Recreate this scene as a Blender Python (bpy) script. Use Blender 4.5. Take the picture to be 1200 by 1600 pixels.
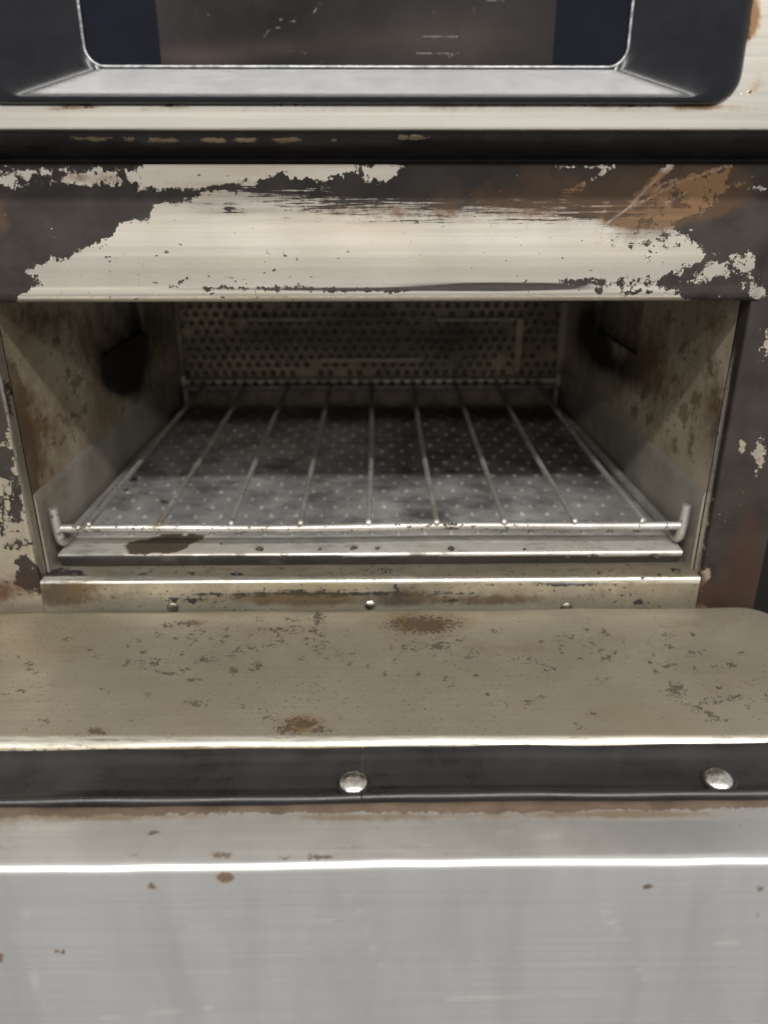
import bpy, math, random
import numpy as np
from mathutils import Vector

for o in list(bpy.data.objects): bpy.data.objects.remove(o)
scene = bpy.context.scene
COL = scene.collection
ZC = 1.40                      # camera height above the kitchen floor
R = math.radians

# ------------------------------------------------------------------ camera
F_PX, PITCH, YAW = 1247.0, R(23.8), 0.0147
CAM = np.array([0.001, -0.431, ZC])
cam = bpy.data.cameras.new('camera')
cam.lens = F_PX / 1600 * 36; cam.sensor_width = 36
cam.clip_start = 0.01; cam.clip_end = 50
cam.dof.use_dof = True; cam.dof.focus_distance = 0.425; cam.dof.aperture_fstop = 5.2
camo = bpy.data.objects.new('camera', cam); COL.objects.link(camo)
camo.location = CAM; camo.rotation_euler = (math.pi/2 - PITCH, 0, -YAW)
scene.camera = camo

# ------------------------------------------------------------------ light
scene.view_settings.view_transform = 'Standard'
scene.view_settings.look = 'None'
scene.view_settings.exposure = 0.08
scene.view_settings.gamma = 1.0
world = bpy.data.worlds.new('World'); scene.world = world
world.use_nodes = True
wn = world.node_tree.nodes; wl = world.node_tree.links
bg = wn['Background']
tcw = wn.new('ShaderNodeTexCoord'); sepw = wn.new('ShaderNodeSeparateXYZ')
mrw = wn.new('ShaderNodeMapRange'); mrw.inputs[1].default_value = -1; mrw.inputs[2].default_value = 1
crw = wn.new('ShaderNodeValToRGB')
crw.color_ramp.elements[0].position = 0.0; crw.color_ramp.elements[0].color = (.50, .495, .485, 1)
crw.color_ramp.elements[1].position = 1.0; crw.color_ramp.elements[1].color = (.66, .645, .62, 1)
e = crw.color_ramp.elements.new(.5); e.color = (.56, .545, .52, 1)
wl.new(tcw.outputs['Generated'], sepw.inputs[0]); wl.new(sepw.outputs[2], mrw.inputs[0])
wl.new(mrw.outputs[0], crw.inputs[0]); wl.new(crw.outputs[0], bg.inputs[0])
bg.inputs[1].default_value = 1.0

def tube_row(name, y, z, sx, sy, watts, col):
    l = bpy.data.lights.new(name, 'AREA'); l.shape = 'RECTANGLE'; l.size = sx; l.size_y = sy
    l.energy = watts; l.color = col
    o = bpy.data.objects.new(name, l); COL.objects.link(o); o.location = (0.15, y, ZC + z)
    d = Vector((0.0, 0.0, ZC - 0.1)) - Vector(o.location)
    d.x = 0
    o.rotation_euler = d.to_track_quat('-Z', 'Y').to_euler()
tube_row('ceiling_tube_near', -1.50, 1.55, 3.6, 0.10, 78, (1.0, .98, .94))
tube_row('ceiling_tube_far', -3.20, 1.69, 3.6, 0.14, 66, (1.0, .965, .90))

# ------------------------------------------------------------------ projection helpers (numpy)
_cy, _sy, _cp, _sp = math.cos(YAW), math.sin(YAW), math.cos(PITCH), math.sin(PITCH)
RIGHT = np.array([_cy, -_sy, 0]); FWD = np.array([_sy*_cp, _cy*_cp, -_sp]); UP = np.array([_sy*_sp, _cy*_sp, _cp])
def ray(u, v): return FWD + (u-600)/F_PX*RIGHT - (v-800)/F_PX*UP
def on_y(u, v, y):
    d = ray(u, v); return CAM + d*(y-CAM[1])/d[1]
def on_z(u, v, zrel):
    d = ray(u, v); return CAM + d*zrel/d[2]
def on_x(u, v, x):
    d = ray(u, v); return CAM + d*(x-CAM[0])/d[0]
def proj(P):
    q = np.asarray(P) - CAM
    w = q @ FWD
    return 600 + F_PX*(q @ RIGHT)/w, 800 - F_PX*(q @ UP)/w

# marks traced on the surfaces: signed distance (pixels of the photo), positive inside
def sd_poly(U, V, pts):
    pts = np.array(pts, float); n = len(pts)
    d = np.full(U.shape, 1e9); ins = np.zeros(U.shape, bool)
    for i in range(n):
        a = pts[i]; b = pts[(i+1) % n]; e = b-a
        wx, wy = U-a[0], V-a[1]
        t = np.clip((wx*e[0]+wy*e[1])/max(e@e, 1e-9), 0, 1)
        d = np.minimum(d, np.hypot(wx-t*e[0], wy-t*e[1]))
        c = (a[1] > V) != (b[1] > V)
        if abs(e[1]) > 1e-9: ins ^= c & (U < e[0]*(V-a[1])/e[1]+a[0])
    return np.where(ins, d, -d)
def sd_ell(U, V, cx, cy, rx, ry, rot=0):
    c, s = math.cos(rot), math.sin(rot)
    x = ((U-cx)*c+(V-cy)*s)/rx; y = (-(U-cx)*s+(V-cy)*c)/ry
    return (1-np.hypot(x, y))*min(rx, ry)
def sd_line(U, V, pts, w):
    d = np.full(U.shape, 1e9)
    for a, b in zip(pts[:-1], pts[1:]):
        a = np.array(a, float); b = np.array(b, float); e = b-a
        wx, wy = U-a[0], V-a[1]; t = np.clip((wx*e[0]+wy*e[1])/max(e@e, 1e-9), 0, 1)
        d = np.minimum(d, np.hypot(wx-t*e[0], wy-t*e[1]))
    return w-d
def marks(U, V, shapes, base=-40.):
    """shapes: ('p',pts) ('e',cx,cy,rx,ry,rot) ('l',pts,w); a leading '-' cuts."""
    f = np.full(U.shape, base)
    for s in shapes:
        k = s[0]; cut = k[0] == '-'; k = k[-1]
        g = sd_poly(U, V, s[1]) if k == 'p' else sd_ell(U, V, *s[1:]) if k == 'e' else sd_line(U, V, s[1], s[2])
        f = np.minimum(f, -g) if cut else np.maximum(f, g)
    return f
def soft(U, V, blobs):
    """blobs: (cx,cy,rx,ry,amount) gaussian stains."""
    f = np.zeros(U.shape)
    for cx, cy, rx, ry, a in blobs: f = f + a*np.exp(-(((U-cx)/rx)**2+((V-cy)/ry)**2))
    return f

# ------------------------------------------------------------------ material helpers
class NB:
    def __init__(s, name):
        s.m = bpy.data.materials.new(name); s.m.use_nodes = True
        s.t = s.m.node_tree; s.t.nodes.clear()
        s.out = s.n('ShaderNodeOutputMaterial'); s.b = s.n('ShaderNodeBsdfPrincipled')
        s.l(s.b.outputs[0], s.out.inputs[0])
        s.tc = s.n('ShaderNodeTexCoord').outputs['Object']
    def n(s, t): return s.t.nodes.new(t)
    def l(s, a, b): s.t.links.new(a, b)
    def put(s, sock, v):
        if isinstance(v, bpy.types.NodeSocket): s.l(v, sock)
        else: sock.default_value = v
    def math(s, op, a, b=0.0, c=None, clamp=False):
        q = s.n('ShaderNodeMath'); q.operation = op; q.use_clamp = clamp
        s.put(q.inputs[0], a); s.put(q.inputs[1], b)
        if c is not None: s.put(q.inputs[2], c)
        return q.outputs[0]
    def noise(s, scale, detail=6, rough=.6, stretch=(1, 1, 1), dist=0.0, off=(0, 0, 0)):
        mp = s.n('ShaderNodeMapping'); s.l(s.tc, mp.inputs[0])
        mp.inputs['Scale'].default_value = stretch; mp.inputs['Location'].default_value = off
        q = s.n('ShaderNodeTexNoise'); s.l(mp.outputs[0], q.inputs['Vector'])
        q.inputs['Scale'].default_value = scale; q.inputs['Detail'].default_value = detail
        q.inputs['Roughness'].default_value = rough; q.inputs['Distortion'].default_value = dist
        return q.outputs[0]
    def attr(s, name):
        q = s.n('ShaderNodeAttribute'); q.attribute_name = name; return q.outputs['Fac']
    def ss(s, v, a, b):
        q = s.n('ShaderNodeMapRange'); q.interpolation_type = 'SMOOTHSTEP'
        s.put(q.inputs[0], v); s.put(q.inputs[1], a); s.put(q.inputs[2], b); return q.outputs[0]
    def lin(s, v, a, b, c, d):
        q = s.n('ShaderNodeMapRange'); s.put(q.inputs[0], v)
        for i, x in enumerate((a, b, c, d)): s.put(q.inputs[i+1], x)
        return q.outputs[0]
    def mix(s, f, a, b):
        q = s.n('ShaderNodeMix'); q.data_type = 'RGBA'; s.put(q.inputs[0], f)
        s.put(q.inputs[6], a if not isinstance(a, tuple) else a+(1,)); s.put(q.inputs[7], b if not isinstance(b, tuple) else b+(1,))
        return q.outputs[2]
    def mixf(s, f, a, b):
        q = s.n('ShaderNodeMix'); q.data_type = 'FLOAT'; s.put(q.inputs[0], f); s.put(q.inputs[2], a); s.put(q.inputs[3], b)
        return q.outputs[0]
    def bump(s, h, strength, dist=.001):
        q = s.n('ShaderNodeBump'); q.inputs['Strength'].default_value = strength; q.inputs['Distance'].default_value = dist
        s.l(h, q.inputs['Height']); s.l(q.outputs[0], s.b.inputs['Normal'])

def grimy(name, base, dark=(.012, .011, .012), brown=(.10, .052, .022), rough=.33, metal=1.0, edge=1.0,
          dots=.0, brushed=(4, 500, 500), mottling=.25, tarn_noise=.8, dark_rough=.55, brush_amt=.10, dotscale=260, bumpk=.25, soil_sheen=(.21, .16, .10), soil_sheen_amt=.0, edge_scale=170, aniso=0.0, mask_amt=1.0, flecks=.0, film=(1, 2, 2), soot_shade_st=(1, 1, 1), soot_shade_n=.9, soot_shade_col=None):
    """worn metal: attribute 'burn' = baked-on carbon, 'streak' = how far brushing scraped it, 'tarn' = heat tarnish / grease film"""
    b = NB(name)
    burn, streak, tarn = b.attr('burn'), b.attr('streak'), b.attr('tarn')
    n1 = b.math('SUBTRACT', b.noise(edge_scale, 10, .74), .5)
    n2 = b.math('SUBTRACT', b.noise(1.0, 6, .8, (22, 650, 650)), .5)
    fine = b.noise(1.0, 4, .7, brushed)
    big = b.noise(22, 5, .6)
    v = b.math('MULTIPLY_ADD', n1, b.math('MULTIPLY_ADD', b.attr('chip'), edge*7.0, edge*3.2), burn)
    v = b.math('MULTIPLY_ADD', b.math('MULTIPLY', n2, streak), 13.0, v)
    mask = b.ss(v, -.10, .10)
    fk = b.ss(b.math('MULTIPLY_ADD', b.noise(17, 3, .6, off=(7, 7, 2)), .25, b.noise(430, 4, .6, (.7, 1, 1), off=(1, 5, 5))), .84, .87)
    mask = b.math('MULTIPLY', mask, b.math('SUBTRACT', 1.0, b.math('MULTIPLY', fk, flecks)))
    if dots > 0:                                     # small burnt-on specks
        dn = b.noise(dotscale, 3, .55, (1, 1.3, 1.3), off=(3, 1, 7)); area = b.noise(14, 3, .6, off=(9, 2, 4))
        dv = b.math('MULTIPLY_ADD', area, .22, dn)
        dm = b.ss(dv, .90-dots, .925-dots)
        mask = b.math('MAXIMUM', mask, b.math('MULTIPLY', dm, .92))
    col = b.mix(b.lin(big, .3, .7, 0, 1), tuple(c*(1-mottling) for c in base), tuple(min(1, c*(1+mottling*.5)) for c in base))
    col = b.mix(b.math('MULTIPLY', b.lin(fine, .25, .75, 0, 1), brush_amt*2), col, tuple(c*.62 for c in base))
    filmm = b.math('MULTIPLY', b.ss(b.noise(9, 6, .62, film, off=(5, 5, 1)), .42, .72), soil_sheen_amt)
    col = b.mix(filmm, col, soil_sheen)
    tn = b.math('MULTIPLY_ADD', b.math('SUBTRACT', b.noise(75, 8, .7, off=(1, 8, 3)), .5), tarn_noise*2, tarn)
    tm = b.math('MULTIPLY', b.ss(tn, .12, .95), b.ss(tarn, .0, .12))
    col = b.mix(tm, col, brown)
    dcol = b.mix(b.lin(b.noise(60, 6, .6), .3, .7, 0, 1), dark, tuple(c*1.9+.004 for c in dark))
    dcol = b.mix(b.math('MULTIPLY', tm, .6), dcol, tuple(c*.42 for c in brown))
    sn = b.math('MULTIPLY_ADD', b.math('SUBTRACT', b.noise(45, 7, .7, soot_shade_st, off=(2, 2, 9)), .5), soot_shade_n, b.attr('soot_shade'))  # soft dark film: real soot, and shade painted in on some parts
    sm = b.math('MULTIPLY', b.lin(sn, .0, 1.0, 0, 1), b.ss(b.attr('soot_shade'), 0.0, .1))
    col = b.mix(sm, col, soot_shade_col or tuple(c*1.5 for c in dark))
    if mask_amt < 1: mask = b.math('MULTIPLY', mask, mask_amt)
    col = b.mix(mask, col, dcol)
    rub_glint = b.math('MULTIPLY', b.attr('rub_glint'), b.lin(b.noise(1.0, 7, .78, (70, 300, 300), off=(6, 2, 2)), .34, .52, .05, 1))  # bare scratches and edges, and highlights painted in on some parts
    col = b.mix(rub_glint, col, (.78, .75, .68))
    mask = b.math('MULTIPLY', mask, b.math('SUBTRACT', 1.0, rub_glint))
    b.put(b.b.inputs['Base Color'], col)
    r = b.math('MULTIPLY_ADD', fine, .22, rough-.11); r = b.math('MULTIPLY_ADD', rub_glint, -.12, r)
    r = b.math('MULTIPLY_ADD', tm, .12, r); r = b.math('MULTIPLY_ADD', sm, .15, r); r = b.math('MULTIPLY_ADD', filmm, .12, r)
    b.put(b.b.inputs['Roughness'], b.mixf(mask, r, dark_rough))
    b.put(b.b.inputs['Specular IOR Level'], b.mixf(mask, .5, .22))
    mt = b.math('MULTIPLY', b.math('SUBTRACT', 1.0, mask), b.math('MULTIPLY', b.math('MULTIPLY_ADD', sm, -.8, 1.0), b.math('MULTIPLY_ADD', tm, -.55*metal, metal)))
    b.put(b.b.inputs['Metallic'], b.math('MAXIMUM', mt, rub_glint))
    if aniso: b.b.inputs['Anisotropic'].default_value = aniso
    h = b.math('MULTIPLY_ADD', fine, .10, b.math('MULTIPLY', mask, 1.6))
    h = b.math('MULTIPLY_ADD', n1, .25, h)
    b.bump(h, bumpk, .0006)
    return b.m

def plain(name, col, rough, metal=0., var=.25, scale=40, bumpk=.1, ior=1.5, scr=0.0, fleck=None, scuffs=False, rvar=.25):
    b = NB(name)
    n = b.noise(scale, 7, .65); f = b.noise(1.0, 4, .7, (60, 420, 420))
    c = b.mix(b.lin(n, .3, .7, 0, 1), tuple(x*(1-var) for x in col), tuple(min(1, x*(1+var)) for x in col))
    if fleck:
        fm = b.ss(b.math('MULTIPLY_ADD', b.noise(18, 2, .5, off=(4, 4, 4)), .30, b.noise(420, 4, .65, (.55, 1, 1.4), 1.5)), .90, .94); c = b.mix(fm, c, fleck)
    if scuffs:
        c = b.mix(b.math('MULTIPLY', b.attr('tarn'), b.lin(b.noise(26, 6, .6), .3, .7, .4, 1)), c, (.050, .036, .030))
        sc = b.math('MULTIPLY_ADD', b.math('SUBTRACT', b.noise(400, 6, .7), .5), 3.0, b.attr('burn'))
        c = b.mix(b.math('MULTIPLY', b.ss(sc, -.2, .5), .75), c, (.15, .145, .14))
    b.put(b.b.inputs['Base Color'], c); b.b.inputs['Metallic'].default_value = metal
    b.b.inputs['IOR'].default_value = ior
    r = b.math('MULTIPLY_ADD', n, rvar, rough-rvar/2); r = b.math('MULTIPLY_ADD', f, scr, r)
    b.put(b.b.inputs['Roughness'], r); b.bump(b.math('MULTIPLY_ADD', f, .5, n), bumpk, .0006)
    return b.m

# ------------------------------------------------------------------ mesh helpers
def thing(name, label, cat, base, group=None):
    o = bpy.data.objects.new(name, None); COL.objects.link(o); o.location = base
    o.empty_display_size = .05; o['label'] = label; o['category'] = cat
    if group: o['group'] = group
    return o
def link(name, verts, faces, mat, parent, attrs=None, smooth=True, kind=None, label=None, mesh=None, sharp=None):
    verts = np.asarray(verts, float).reshape(-1, 3)
    root = parent
    off = np.zeros(3)
    while root is not None: off = off + np.array(root.location); root = root.parent
    me = bpy.data.meshes.new(name)
    me.from_pydata((verts-off).tolist(), [], [tuple(int(i) for i in f) for f in faces])
    if attrs:
        for k, a in attrs.items():
            me.attributes.new(k, 'FLOAT', 'POINT').data.foreach_set('value', np.asarray(a, np.float32).ravel())
    me.materials.append(mat)
    if smooth:
        me.polygons.foreach_set('use_smooth', [True]*len(me.polygons))
        if sharp: me.set_sharp_from_angle(angle=R(sharp))
    me.update()
    o = bpy.data.objects.new(name, me); COL.objects.link(o)
    if parent is not None: o.parent = parent
    if kind: o['kind'] = kind
    if label: o['label'] = label
    return o
def bake(V, spec):
    """attributes for vertices V from dict of mark lists in photo pixels"""
    U_, V_ = proj(V)
    out = {'burn': np.full(len(V), -4.), 'streak': np.zeros(len(V)), 'tarn': np.zeros(len(V)), 'chip': np.zeros(len(V)), 'soot_shade': np.zeros(len(V)), 'rub_glint': np.zeros(len(V))}
    for k, f in (spec or {}).items(): out[k] = f(U_, V_)
    out['burn'] = np.clip(out['burn'], -4, 4)
    return out
def wavy(V):
    V = V.copy(); x = V[:, 0]
    V[:, 2] += .00022*np.sin(x*31+.4)+.00012*np.sin(x*83+2)+.00007*np.sin(x*190)
    V[:, 1] += .00025*np.sin(x*23+1)+.00008*np.sin(x*140+.7); return V
def resample(pts, step):
    out = []
    pts = [np.array(p, float) for p in pts]
    for a, b in zip(pts[:-1], pts[1:]):
        n = max(1, int(math.ceil(np.linalg.norm(b-a)/step)))
        out += [a+(b-a)*i/n for i in range(n)]
    return out+[pts[-1]]
def arc(cx, cy, r, a0, a1, n=7):
    return [(cx+r*math.cos(R(a0+(a1-a0)*i/n)), cy+r*math.sin(R(a0+(a1-a0)*i/n))) for i in range(n+1)]
def sweep(name, prof, axis, a0, a1, da, mat, parent, spec=None, step=.004, back=None, deform=None, sharp=40, kind=None, label=None):
    """closed prism: front profile (resampled finely) + back points (coarse); axis 'x': profile=(y,z); 'z': profile=(x,y); 'y': profile=(x,z)"""
    p = resample(prof, step); nf = len(p); p = p+[np.array(q, float) for q in (back or [])]
    n = len(p); m = max(1, int(round((a1-a0)/da)))
    A = np.linspace(a0, a1, m+1); P = np.array(p)
    V = np.zeros((m+1, n, 3))
    ia, ib, ic = {'x': (0, 1, 2), 'z': (2, 0, 1), 'y': (1, 0, 2)}[axis]
    V[..., ia] = A[:, None]; V[..., ib] = P[None, :, 0]; V[..., ic] = P[None, :, 1]
    V = V.reshape(-1, 3)
    if deform is not None: V = deform(V)
    F = []
    for i in range(m):
        for j in range(n):
            k = (j+1) % n
            F.append((i*n+j, (i+1)*n+j, (i+1)*n+k, i*n+k))
    F.append(tuple(range(n-1, -1, -1))); F.append(tuple(m*n+j for j in range(n)))
    area = np.sum(P[:, 0]*np.roll(P[:, 1], -1)-np.roll(P[:, 0], -1)*P[:, 1])
    flip = area < 0
    if axis == 'y': flip = not flip
    if not flip: F = [f[::-1] for f in F]
    return link(name, V, F, mat, parent, bake(V, spec), sharp=sharp, kind=kind, label=label)
def box(name, lo, hi, mat, parent, bev=0.0, spec=None, label=None):
    (x0, y0, z0), (x1, y1, z1) = lo, hi
    V = [(x, y, z) for x in (x0, x1) for y in (y0, y1) for z in (z0, z1)]
    F = [(0, 1, 3, 2), (4, 6, 7, 5), (0, 4, 5, 1), (2, 3, 7, 6), (0, 2, 6, 4), (1, 5, 7, 3)]
    o = link(name, V, F, mat, parent, bake(np.array(V), spec), smooth=False, label=label)
    if bev:
        md = o.modifiers.new('edge', 'BEVEL'); md.width = bev; md.segments = 2
    return o
def tube(path, r, seg=12, cap=True):
    path = [Vector(p) for p in path]; V = []; F = []
    n = len(path); up = None
    for i, p in enumerate(path):
        t = (path[min(i+1, n-1)]-path[max(i-1, 0)]).normalized()
        if up is None:
            up = Vector((0, 0, 1)) if abs(t.z) < .9 else Vector((1, 0, 0))
        s = t.cross(up).normalized(); up = s.cross(t).normalized()
        rr = r[i] if hasattr(r, '__len__') else r
        for k in range(seg):
            a = 2*math.pi*k/seg; V.append(tuple(p+s*math.cos(a)*rr+up*math.sin(a)*rr))
    for i in range(n-1):
        for k in range(seg):
            q = (k+1) % seg; F.append((i*seg+k, i*seg+q, (i+1)*seg+q, (i+1)*seg+k))
    if cap:
        F.append(tuple(range(seg-1, -1, -1))); F.append(tuple((n-1)*seg+k for k in range(seg)))
    return V, F
def dome(c, r, h, nrm, seg=18, rings=6, flat=1.0):
    nrm = Vector(nrm).normalized(); s = nrm.orthogonal().normalized(); t = nrm.cross(s)
    V = []; F = []; c = Vector(c)
    for i in range(rings):
        a = math.pi/2*i/rings
        for k in range(seg):
            q = 2*math.pi*k/seg
            V.append(tuple(c+(s*math.cos(q)+t*math.sin(q))*r*math.cos(a)+nrm*h*math.sin(a)))
    V.append(tuple(c+nrm*h)); top = len(V)-1
    for i in range(rings-1):
        for k in range(seg):
            q = (k+1) % seg; F.append((i*seg+k, i*seg+q, (i+1)*seg+q, (i+1)*seg+k))
    for k in range(seg): F.append(((rings-1)*seg+k, (rings-1)*seg+(k+1) % seg, top))
    F.append(tuple(range(seg-1, -1, -1)))
    return V, F
def join(parts):
    V = []; F = []
    for v, f in parts:
        o = len(V); V += list(v); F += [tuple(i+o for i in q) for q in f]
    return V, F

def taper(V):
    # the cavity narrows a little towards its back
    V = np.array(V, float); V[:, 0] *= 1-.080*np.clip(V[:, 1]-.02, 0, 1)/.325; return V
Z = lambda z: ZC+z            # heights are measured from the lens

# ------------------------------------------------------------------ materials
M_HEAD = grimy('burnt_front_steel', (.665, .625, .555), dark=(.0135, .0105, .0090), brown=(.165, .088, .040), rough=.33, edge=1.5, mottling=.12, dots=.115, soil_sheen_amt=.6, soil_sheen=(.38, .315, .235), brush_amt=.24, flecks=.8, film=(1, 5, 7), bumpk=.14, soot_shade_st=(.35, 9, 9), soot_shade_n=1.1, tarn_noise=1.1)
M_JAMB = grimy('scorched_side_steel', (.43, .38, .30), dark=(.015, .0118, .0100), brown=(.085, .042, .024), rough=.42, metal=.8, edge=1.5, dots=.14, mottling=.25, soil_sheen_amt=.45, flecks=.6, bumpk=.5)
M_SILL = grimy('greasy_sill_steel', (.44, .40, .315), brown=(.11, .075, .038), rough=.36, metal=.8, edge=1.4, dots=.15, soil_sheen_amt=.6, soil_sheen=(.22, .17, .10))
M_LINER = grimy('greasy_door_steel', (.285, .252, .192), dark=(.034, .027, .020), brown=(.125, .078, .034), rough=.40, metal=.5, edge=1.6, dots=.142, dotscale=520, soil_sheen_amt=.5, soil_sheen=(.19, .152, .092), mottling=.16, brush_amt=.20, bumpk=.2, edge_scale=380, tarn_noise=.8, mask_amt=.92, film=(1, 3, 3))
M_SKIN = grimy('brushed_door_steel', (.595, .595, .595), dark=(.07, .05, .036), brown=(.19, .145, .10), rough=.33, metal=.88, edge=1.0, dots=.055, mottling=.06, brush_amt=.26, soil_sheen_amt=.45, soil_sheen=(.36, .345, .315), bumpk=.16, tarn_noise=.6, film=(2.4, 1.2, .35))  # tall streak film imitates vertical reflections on the front panel
M_WALL = grimy('smoked_cavity_steel', (.55, .475, .36), dark=(.045, .030, .018), brown=(.115, .074, .038), rough=.46, metal=.65, edge=1.8, dots=.15, dotscale=120, mottling=.35, soil_sheen_amt=.75, soil_sheen=(.24, .175, .098), edge_scale=60, mask_amt=.85, soot_shade_col=(.007, .006, .005), soot_shade_n=1.2)
M_GUARD = grimy('scoured_rail_steel', (.42, .39, .34), dark=(.03, .022, .016), brown=(.13, .088, .05), rough=.44, metal=.6, edge=1.2, dots=.09, mottling=.3, soil_sheen_amt=.65, soil_sheen=(.21, .17, .12))
M_BACK = grimy('sooty_back_steel', (.27, .225, .155), dark=(.028, .021, .015), brown=(.095, .064, .036), rough=.5, metal=.35, edge=1.2, dots=.10, dotscale=150, mottling=.4, soil_sheen_amt=.8, soil_sheen=(.13, .10, .062), edge_scale=60)
M_PLATE = grimy('stained_jet_plate', (.50, .495, .48), dark=(.016, .014, .0135), brown=(.16, .125, .08), rough=.34, metal=.6, edge=1.2, dots=.11, mottling=.5, soil_sheen_amt=.9, soil_sheen=(.10, .098, .095), brush_amt=.10, edge_scale=110, film=(3, 4, 4))
M_WIRE = grimy('dull_rack_wire', (.50, .49, .465), dark=(.05, .035, .022), brown=(.13, .085, .045), rough=.42, metal=.7, edge=1.0, dots=.18, dotscale=300, mottling=.4, soil_sheen_amt=.55, soil_sheen=(.20, .165, .12), brushed=(300, 300, 300), film=(3, 3, 3))
M_STRIP = grimy('upper_door_steel', (.72, .70, .64), dark=(.05, .028, .015), brown=(.20, .11, .05), rough=.30, edge=1.2, dots=.03, mottling=.06, soil_sheen_amt=.2, soil_sheen=(.56, .49, .36))
M_BEZEL = plain('black_enamel', (.0035, .0042, .0065), .16, var=.4, scale=45, bumpk=.035, ior=1.42, scr=.05, rvar=.18)
M_GLASS = plain('dark_door_glass', (.003, .004, .008), .08, var=.2, scale=30, bumpk=.02, ior=1.32, scr=.08, fleck=(.05, .05, .055))
M_VIEW = plain('smoked_viewing_glass', (.015, .013, .0125), .10, var=.6, scale=14, bumpk=.02, ior=1.36, scr=.10, fleck=(.10, .095, .095), scuffs=True)
M_TRIM = plain('scuffed_trim', (.30, .30, .31), .35, metal=.8, var=.6, scale=300, bumpk=.5)
M_RUBBER = plain('black_gasket', (.013, .0125, .013), .24, var=.5, scale=34, bumpk=.2, ior=1.5, scr=.14, rvar=.3)
M_BLACK = plain('soot_black', (.016, .014, .012), .6, var=.4, scale=80, bumpk=.3)
M_DIRTY = plain('greasy_screw', (.16, .145, .115), .38, metal=.8, var=.5, scale=300, bumpk=.4)
M_DUCT = plain('brown_duct', (.20, .16, .11), .6, var=.6, scale=60)
M_CHANNEL = grimy('sooty_channel', (.40, .33, .23), dark=(.012, .011, .011), brown=(.1, .05, .02), rough=.4, edge=1.0, dots=0, mottling=.3, dark_rough=.42)
M_SCREW = plain('bright_screw', (.58, .56, .52), .26, metal=1., var=.5, scale=260, bumpk=.5)
M_CRUMB = plain('burnt_crumb', (.030, .022, .016), .7, var=.5, scale=300, bumpk=.6)
M_SHELL = plain('dark_housing', (.006, .0055, .005), .75, var=.3, scale=30, ior=1.3)

# ------------------------------------------------------------------ dimensions (from the photograph)
HW = .2028                                   # half width of the opening
ZH = on_y(580, 472, 0)[2]                   # header lower edge
ZT = on_y(580, 257, 0)[2]                   # header upper edge
ZS = on_y(580, 905, 0)[2]                   # sill edge
ZD = ZS-.0165                               # door liner surface
XO = .2392                                   # half width of the oven front

oven = thing('oven', 'stainless countertop oven with scorched open cavity and its door folded down', 'oven', (0, .18, Z(-.42)))

# ---- header
cut_hi = [('-p', [(215, 256), (400, 256), (392, 276), (340, 292), (225, 293), (212, 270)]),
          ('-p', [(390, 256), (640, 256), (612, 275), (598, 284), (575, 283), (566, 268), (540, 266), (518, 270), (512, 284), (490, 284), (470, 279), (452, 272), (410, 276), (398, 290), (380, 290)])]
head_black = [('p', [(-90, 240), (230, 240), (218, 296), (345, 292), (300, 312), (240, 322), (236, 344), (186, 350), (179, 370), (130, 389), (105, 405), (60, 412), (42, 420), (48, 430), (66, 440), (55, 450), (26, 463), (18, 480), (-90, 480)]),
              ('p', [(330, 292), (640, 240), (955, 240), (950, 318), (930, 343), (880, 336), (800, 326), (700, 329), (600, 331), (520, 322), (450, 311), (400, 302)]),
              ('p', [(930, 240), (1320, 240), (1320, 490), (1085, 474), (1060, 462), (1045, 452), (1000, 442), (1032, 433), (1072, 420), (1102, 396), (1090, 380), (1058, 360), (1042, 346), (1100, 330), (1128, 296), (1142, 264), (1060, 285), (1000, 330), (950, 345)]),
              ('l', [(318, 450), (430, 451), (560, 453), (640, 453)], 2.0), 
              ('l', [(880, 442), (920, 441), (975, 442), (1010, 438)], 4.5),
              ('e', 360, 328, 6, 5), ('e', 174, 402, 7, 3), ('e', 285, 440, 5, 4), ('e', 1006, 347, 12, 6, .2),
              ('e', 1040, 446, 9, 4), ('e', 1000, 456, 12, 3), ('e', 930, 456, 6, 3), ('e', 292, 434, 3, 3)]
head_black += cut_hi
head_black += [('-e', 1116, 422, 26, 10, -.3), ('-e', 1168, 412, 8, 14), ('-e', 1185, 456, 14, 6, .5), ('-e', 1155, 289, 6, 3), ('-e', 1187, 293, 9, 3), ('-e', 8, 285, 14, 10), ('-e', 90, 268, 50, 4), ('-e', 150, 278, 70, 9),
               ('-l', [(945, 352), (985, 322), (1010, 295), (1030, 275), (1048, 258)], 4), ('-l', [(985, 325), (1060, 285), (1100, 272), (1142, 258)], 3), ('-l', [(1020, 300), (1040, 285), (1060, 282)], 3.5),
               ('-l', [(885, 303), (955, 262)], 1.2), ('-l', [(870, 262), (960, 260)], 1.3)]
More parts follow.
